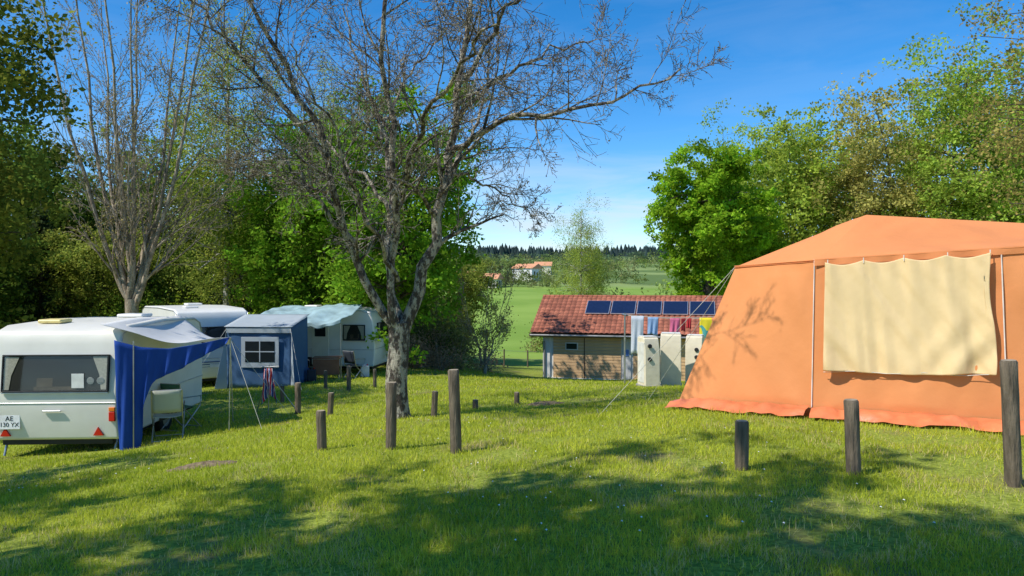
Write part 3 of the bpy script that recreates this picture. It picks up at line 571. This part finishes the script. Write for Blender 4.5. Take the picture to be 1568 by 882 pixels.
tubes('seam_piping',[[p+nrm*.012 for p in along(Bp,B1,8)],[p+nrm*.022 for p in along(Bp*.385+Cp*.615,B1*.385+C1*.615-[0,0,.02],8)]],.007,PIPE,te)
tubes('roof_piping',[along(A1+[-.02,-.01,0],B1+[0,-.03,-.01],8),along(B1+[0,-.035,-.01],C1+[0,-.035,-.01],8)],.006,ORR,te)
def valance(u,v):
    P=(B1[None]*(1-u)[:,None]+C1[None]*u[:,None]); return P+nrm[None]*(.035+.010*np.sin(u*40+4*vnoise(u*8,u*0,1,81))*v)[:,None]+np.array([0,0,-1.])[None]*(.08*v-.0)[:,None]
grid('roof_valance',valance,80,5,ORR,te)
def flap(u,v):
    t=.04+u*(.545-.008*v)+.006*np.sin(v*7)*(u>.97); sc=np.abs(np.sin(u*np.pi*4))
    h=(.30+.675*v)-.022*sc*v-.014*np.sin(np.pi*u)*(1-v)+.008*(vnoise(u*6,v*0,1,60)-.5)*(1-v)
    P=(Bp[None]*(1-t)[:,None]+Cp[None]*t[:,None])*(1-h)[:,None]+(B1[None]*(1-t)[:,None]+C1[None]*t[:,None])*h[:,None]
    fold=.055*(vnoise(u*16+.8*(v-.5),v*.8,1,64)-.5)+.030*np.sin(u*24+4*vnoise(u*3,v*.8,1,63))*vnoise(u*4,v*.8,1,66)+.03*(vnoise(u*3,v*1.2,1.3,67)-.5)+.024*(vnoise((u+v*.5)*12,v*1.8,1.5,68)-.5)
    fold=fold+.018*np.sin((u*1.6+v)*17)*np.exp(-((u-.08)**2+(v-.1)**2)*10)+.018*np.sin((u*1.6-v)*17)*np.exp(-((u-.92)**2+(v-.1)**2)*10)
    return P+nrm[None]*(.075+fold)[:,None]
grid('window_flap',flap,170,90,CRM,te,.006)
def ring(t,h): 
    return (Bp*(1-t)+Cp*t)*(1-h)+(B1*(1-t)+C1*t)*h
for t in(.05,.175,.31,.45,.58): cyl('flap_toggle',ring(t,.955)+nrm*.08,ring(t,.99)+nrm*.08,.006,PIPE,te,sides=8)
tubes('flap_rope',[[ring(t,.292-.006*math.sin(t*30))+nrm*.07 for t in np.linspace(.04,.58,14)]],.004,ROPE,te)
def skirt(a,b_,s0):
    d=b_-a; L=np.linalg.norm(d); n_=np.array([d[1],-d[0],0])/L
    if n_[1]>0: n_=-n_
    def fn(u,v):
        P=a[None]*(1-u)[:,None]+b_[None]*u[:,None]; out=(.02+.30*v*(.6+.7*vnoise(u*L*2,v*0,1,s0)))
        z=.085*(1-v)+.05*np.abs(np.sin(u*L*5+3*vnoise(u*L,u*0,2,s0+1)))*np.sin(np.pi*np.clip(v,0,1))+.03*(vnoise(u*L*9,v*4,1,s0+2))
        Q=P+n_[None]*out[:,None]; Q[:,2]=gz(Q[:,0],Q[:,1])+z+.02; return Q
    grid('ground_skirt',fn,140,14,SK,te)
skirt(A,Bp,71); skirt(Bp,Cp,75)
tubes('guy_ropes',[[A1,np.array([1.3,11,g(1.3,11)])],[A1,np.array([2.3,12.6,g(2.3,12.6)])]],.0035,ROPE,te)
for (x,y) in ((1.3,11),(2.3,12.6)): cyl('tent_peg',(x-.03,y,g(x,y)+.09),(x,y,g(x,y)-.05),.008,STEEL,te,sides=8)
# ---------------------------------------------------------------- washhouse
bd=root('wooden_washhouse',(1.55,35.0,-3.02),math.radians(-14)); BL=11.5; BD=5.2; HW=2.1
def tilem():
    m,nt,p=newmat('roof_tiles'); N=nt.nodes;L=nt.links; tc=N.new('ShaderNodeTexCoord'); 
    n=N.new('ShaderNodeTexNoise'); n.inputs['Scale'].default_value=2; n.inputs['Detail'].default_value=9
    r=N.new('ShaderNodeValToRGB'); e=r.color_ramp.elements; e[0].position=.35; e[1].position=.65; e[0].color=(.28,.085,.045,1); e[1].color=(.50,.17,.095,1)
    L.new(tc.outputs['Object'],n.inputs[0]); L.new(n.outputs[0],r.inputs[0])
    n3=N.new('ShaderNodeTexBrick'); n3.inputs['Scale'].default_value=1; n3.inputs['Brick Width'].default_value=.24; n3.inputs['Row Height'].default_value=.3; n3.inputs['Mortar Size'].default_value=.02; n3.offset=0
    n3.inputs['Color1'].default_value=(1,1,1,1); n3.inputs['Color2'].default_value=(.7,.7,.7,1); n3.inputs['Mortar'].default_value=(.3,.3,.3,1)
    L.new(tc.outputs['Object'],n3.inputs[0])
    mx=N.new('ShaderNodeMix'); mx.data_type='RGBA'; mx.blend_type='MULTIPLY'; mx.inputs[0].default_value=.8; L.new(r.outputs[0],mx.inputs[6]); L.new(n3.outputs[0],mx.inputs[7]); L.new(mx.outputs[2],p.inputs['Base Color']); p.inputs['Roughness'].default_value=.85
    return m
TILE=tilem(); SLAT=mat('larch_slats',(.62,.40,.21),.75,.22,3,.2,stretch=(.6,2,6)); PLAST=mat('render_white',(.7,.68,.64),.9,.06,3); DW=mat('dark_wood',(.09,.05,.03),.8,.3,4)
box('wall_core',(BL/2,BD/2,HW/2),(BL,BD,HW),PLAST,bd,.01)
for i in range(13):
    for (xa,xb) in((.42,3.6),(4.15,BL-.1)): box('slat',((xa+xb)/2,-.025,.10+i*.15),(xb-xa,.03,.135),SLAT,bd,.006)
box('corner_pilaster',(.1,-.03,1.0),(.34,.1,2.0),PLAST,bd,.01); box('pier',(3.86,-.03,1.0),(.4,.06,2.0),mat('door_grey',(.5,.5,.5)),bd,.01)
for x in(1.9,5.8,7.6): box('vertical_batten',(x,-.05,1.0),(.04,.025,1.9),DW,bd,.004)
box('window_frame',(1.3,-.06,1.55),(.6,.04,.35),PLAST,bd,.004); box('window_pane',(1.3,-.085,1.55),(.5,.012,.26),DGLASS,bd,.002)
box('door_sign',(3.86,-.075,1.3),(.2,.015,.3),mat('sign_blue',(.1,.2,.5)),bd,.002); box('plinth',(BL/2,-.02,.01),(BL,.07,.12),PLAST,bd,.01)
box('eave_fascia',(BL/2-.1,-.44,HW-.02),(BL+1.1,.05,.16),DW,bd,.006)
ov=.5; rz=1.62; sl=math.atan2(rz,BD/2+ov)
for s in(0,1):
    e=root('roof_slope',(BL/2,-ov if s==0 else BD+ov,HW+.02),0); e.parent=bd; e.rotation_euler=(sl,0,0) if s==0 else (sl,0,math.pi)
    SLn=math.hypot(BD/2+ov,rz)
    def rf(u,v,SLn=SLn):
        x=(u-.5)*(BL+1.2); row=v*SLn/.3; return np.stack([x,v*SLn,.04*np.abs(np.sin(x/.24*np.pi))+.035*(1-(row-np.floor(row)))+.06],1)
    grid('tiles',rf,53*6+1,70,TILE,e); box('roof_board',(0,SLn/2,0),(BL+1.15,SLn,.06),DW,e,.005)
    if s==0:
        PAN=mat('solar_glass',(.012,.018,.05),.12,.2,spec=.8)
        for k in range(5):
            x=-BL/2+2.35+k*1.22; box('solar_panel_frame',(x,SLn*.66,.16),(1.16,1.25,.05),TRIM,e,.005); box('solar_panel',(x,SLn*.66,.188),(1.09,1.18,.01),PAN,e,.001)
cyl('ridge_cap',(-.6,BD/2,HW+rz+.1),(BL+.6,BD/2,HW+rz+.1),.09,TILE,bd,sides=12)
for s in (0.0,BL): poly('gable_end',[(s,0,HW),(s,BD,HW),(s,BD/2,HW+rz-.35)],[(0,1,2)],SLAT,bd,solid=.05)
tubes('gutter',[[(-.6,-.52,HW-.02),(BL+.6,-.52,HW-.02)],[(.02,-.12,HW-.3),(.02,-.12,0)]],.05,mat('gutter_zinc',(.3,.3,.3),.4,metal=.5),bd)
CON=mat('block_beige',(.72,.64,.47),.85,.08,5,.15)
def block(x,y,w,d,h,rot,holes):
    e=root('service_bollard',(x,y,g(x,y)),rot)
    prism('body',[(-d/2,0),(-d/2+.02,h*.72),(-d/2+.10,h-.03),(-d/2+.16,h),(d/2,h),(d/2,0)],-w/2,w/2,CON,e,.02)
    box('cap',(0,.05,h+.015),(w-.04,d-.2,.03),mat('cap_white',(.7,.68,.62)),e,.01); box('side_panel',(-w/2-.004,0,h*.5),(.012,d*.7,h*.8),mat('cap_white',(.7,.68,.62)),e,.004)
    for (hx,hz) in holes: cyl('socket',(hx,-d/2+.03,hz),(hx,-d/2-.015,hz),.055,RUB,e,sides=16)
    box('base',(0,0,.03),(w+.06,d+.06,.06),mat('concrete',(.3,.29,.27),.9),e,.01)
block(3.46,18.7,.40,.5,1.26,math.radians(14),[(-.08,1.05),(-.08,.72)]); block(4.15,19.3,.52,.55,1.38,math.radians(-12),[]); block(4.98,20.1,.44,.5,1.36,math.radians(-24),[(.08,1.0),(.08,.6),(.08,.8)])
cl=root('clothesline',(0,0,0)); zt=.62
for x in(3.25,6.6): tubes('line_pole',[[(x,21.3,g(x,21.3)),(x,21.3,zt+.05)],[(x,20.9,zt),(x,21.7,zt)]],.025,STEEL,cl)
tubes('line',[[(3.25+3.35*t,yy,zt-.1*math.sin(math.pi*t)) for t in np.linspace(0,1,10)] for yy in(21.0,21.6)],.006,ROPE,cl)
def laundry(nm,x,w,h,m,y=20.98):
    zz=zt-.1*math.sin(math.pi*(x+w/2-3.25)/3.35)
    grid(nm,lambda u,v:np.stack([x+u*w*(1-.08*v),y-.02+.03*np.sin(u*14+v*2)*v,zz+.01-v*h*(1-.05*np.sin(u*5))],1),14,10,m,cl,.008)
laundry('white_towel',3.38,.36,1.1,cloth('towel_white',(.7,.74,.8))); laundry('blue_shirt',3.85,.3,.5,cloth('shirt_blue',(.35,.52,.78))); laundry('pink_shirt',4.48,.28,.42,cloth('pink',(.8,.2,.35)))
laundry('dark_red_shirt',4.80,.12,.35,cloth('dkred',(.3,.03,.04))); laundry('red_shorts',4.95,.14,.28,cloth('redc',(.6,.05,.06)))
def beach():
    m,nt,p=newmat('beach_towel'); N=nt.nodes;L=nt.links; tc=N.new('ShaderNodeTexCoord'); v_=N.new('ShaderNodeTexVoronoi'); v_.inputs['Scale'].default_value=5
    r=N.new('ShaderNodeValToRGB'); r.color_ramp.interpolation='CONSTANT'; e=r.color_ramp.elements; e[0].color=(.85,.68,.03,1); e[1].position=.74; e[1].color=(.1,.4,.35,1); k=e.new(.88); k.color=(.8,.3,.1,1)
    sx=N.new('ShaderNodeSeparateColor'); L.new(tc.outputs['Object'],v_.inputs[0]); L.new(v_.outputs['Color'],sx.inputs[0]); L.new(sx.outputs[0],r.inputs[0]); L.new(r.outputs[0],p.inputs['Base Color']); p.inputs['Roughness'].default_value=.9; return m
laundry('beach_towel',5.32,.66,.74,beach())
def house(nm,x,y,w,d,h,rot,wm,rm,lift=0):
    e=root(nm,(x,y,g(x,y)+lift),rot); box('walls',(0,0,h/2-2),(w,d,h+4),wm,e,.02)
    prism('roof',[(-w/2-.4,h),(0,h+w*.2),(w/2+.4,h),(w/2+.4,h-.15),(-w/2-.4,h-.15)],-d/2-.5,d/2+.5,rm,e,.02,'y')
    for s in(-1,1): box('window',(s*w*.25,-d/2-.02,h*.5),(1,.08,1.2),DGLASS,e,.01)
    box('door',(0,-d/2-.03,1.0),(1,.08,2),DW,e,.01)
TR=mat('house_roof_orange',(.66,.31,.16),.85,.15,1); HW1=mat('house_wall_cream',(.75,.67,.55),.9,.05,1); HW2=mat('house_wall_white',(.8,.78,.74),.9,.04,1)
house('farmhouse',-8.6,218,8,10,2.6,math.radians(78),HW1,TR,-.2); house('white_house',5.6,268,8,8,3.6,math.radians(60),HW2,TR,1.0); house('farmhouse',-14,232,7,7,2.6,math.radians(70),HW1,TR,.2); house('farmhouse',14,330,9,7,3,math.radians(85),HW1,TR,.8)
ff=root('field_fence',(0,0,0))
for i in range(16): cyl('stake',(-8+i*1.5,47,g(-8+i*1.5,47)),(-8+i*1.5,47,g(-8+i*1.5,47)+1.1),.05,PW,ff,sides=8)
tubes('wire',[[(-8+i*1.5,47,g(-8+i*1.5,47)+h) for i in range(16)] for h in(.5,1.0)],.008,STEEL,ff,4)
# ---------------------------------------------------------------- light & sky
el=math.radians(50); dh=np.array([.87,.49]); dh/=np.linalg.norm(dh)
sd=bpy.data.lights.new('sun','SUN'); sd.energy=5.0; sd.angle=math.radians(.53); sd.color=(1,.95,.86)
so=bpy.data.objects.new('sun',sd); S.collection.objects.link(so); so.location=(-30,-10,40)
so.rotation_euler=Vector((dh[0]*math.cos(el),dh[1]*math.cos(el),-math.sin(el))).to_track_quat('-Z','Y').to_euler()
w=bpy.data.worlds.new('World'); S.world=w; w.use_nodes=True; nt=w.node_tree; N=nt.nodes; L=nt.links; bg=N['Background']
sky=N.new('ShaderNodeTexSky'); sky.sky_type='NISHITA'; sky.sun_disc=False; sky.sun_elevation=el; sky.sun_rotation=math.atan2(-dh[0],-dh[1]); sky.air_density=.85; sky.dust_density=.1; sky.ozone_density=4
hs=N.new('ShaderNodeHueSaturation'); hs.inputs['Saturation'].default_value=1.35; hs.inputs['Value'].default_value=1.25; L.new(sky.outputs[0],hs.inputs['Color'])
tc=N.new('ShaderNodeTexCoord'); mp=N.new('ShaderNodeMapping'); mp.inputs['Scale'].default_value=(1.6,1.6,8); mp.inputs['Rotation'].default_value=(0,.12,0); L.new(tc.outputs['Generated'],mp.inputs[0])
n=N.new('ShaderNodeTexNoise'); n.inputs['Scale'].default_value=3.0; n.inputs['Detail'].default_value=9; n.inputs['Roughness'].default_value=.58; n.inputs['Distortion'].default_value=.5; L.new(mp.outputs[0],n.inputs[0])
r=N.new('ShaderNodeMapRange'); r.inputs[1].default_value=.42; r.inputs[2].default_value=.64; L.new(n.outputs[0],r.inputs[0])
sx=N.new('ShaderNodeSeparateXYZ'); L.new(tc.outputs['Generated'],sx.inputs[0]); r2=N.new('ShaderNodeMapRange'); r2.inputs[1].default_value=.19; r2.inputs[2].default_value=.08; r2.inputs[3].default_value=.05; r2.inputs[4].default_value=.7; L.new(sx.outputs[2],r2.inputs[0])
mu=N.new('ShaderNodeMath'); mu.operation='MULTIPLY'; L.new(r.outputs[0],mu.inputs[0]); L.new(r2.outputs[0],mu.inputs[1])
mx=N.new('ShaderNodeMix'); mx.data_type='RGBA'; mx.inputs[7].default_value=(5.2,5.7,6.3,1); L.new(mu.outputs[0],mx.inputs[0]); L.new(hs.outputs[0],mx.inputs[6]); L.new(mx.outputs[2],bg.inputs[0]); bg.inputs[1].default_value=.15
# ---------------------------------------------------------------- camera
cd=bpy.data.cameras.new('camera'); cd.lens=26; cd.sensor_width=36; cd.clip_end=8000; cd.clip_start=.05
co=bpy.data.objects.new('camera',cd); S.collection.objects.link(co); co.location=(0,0,1.6); co.rotation_euler=(math.radians(90-.56),0,0); S.camera=co
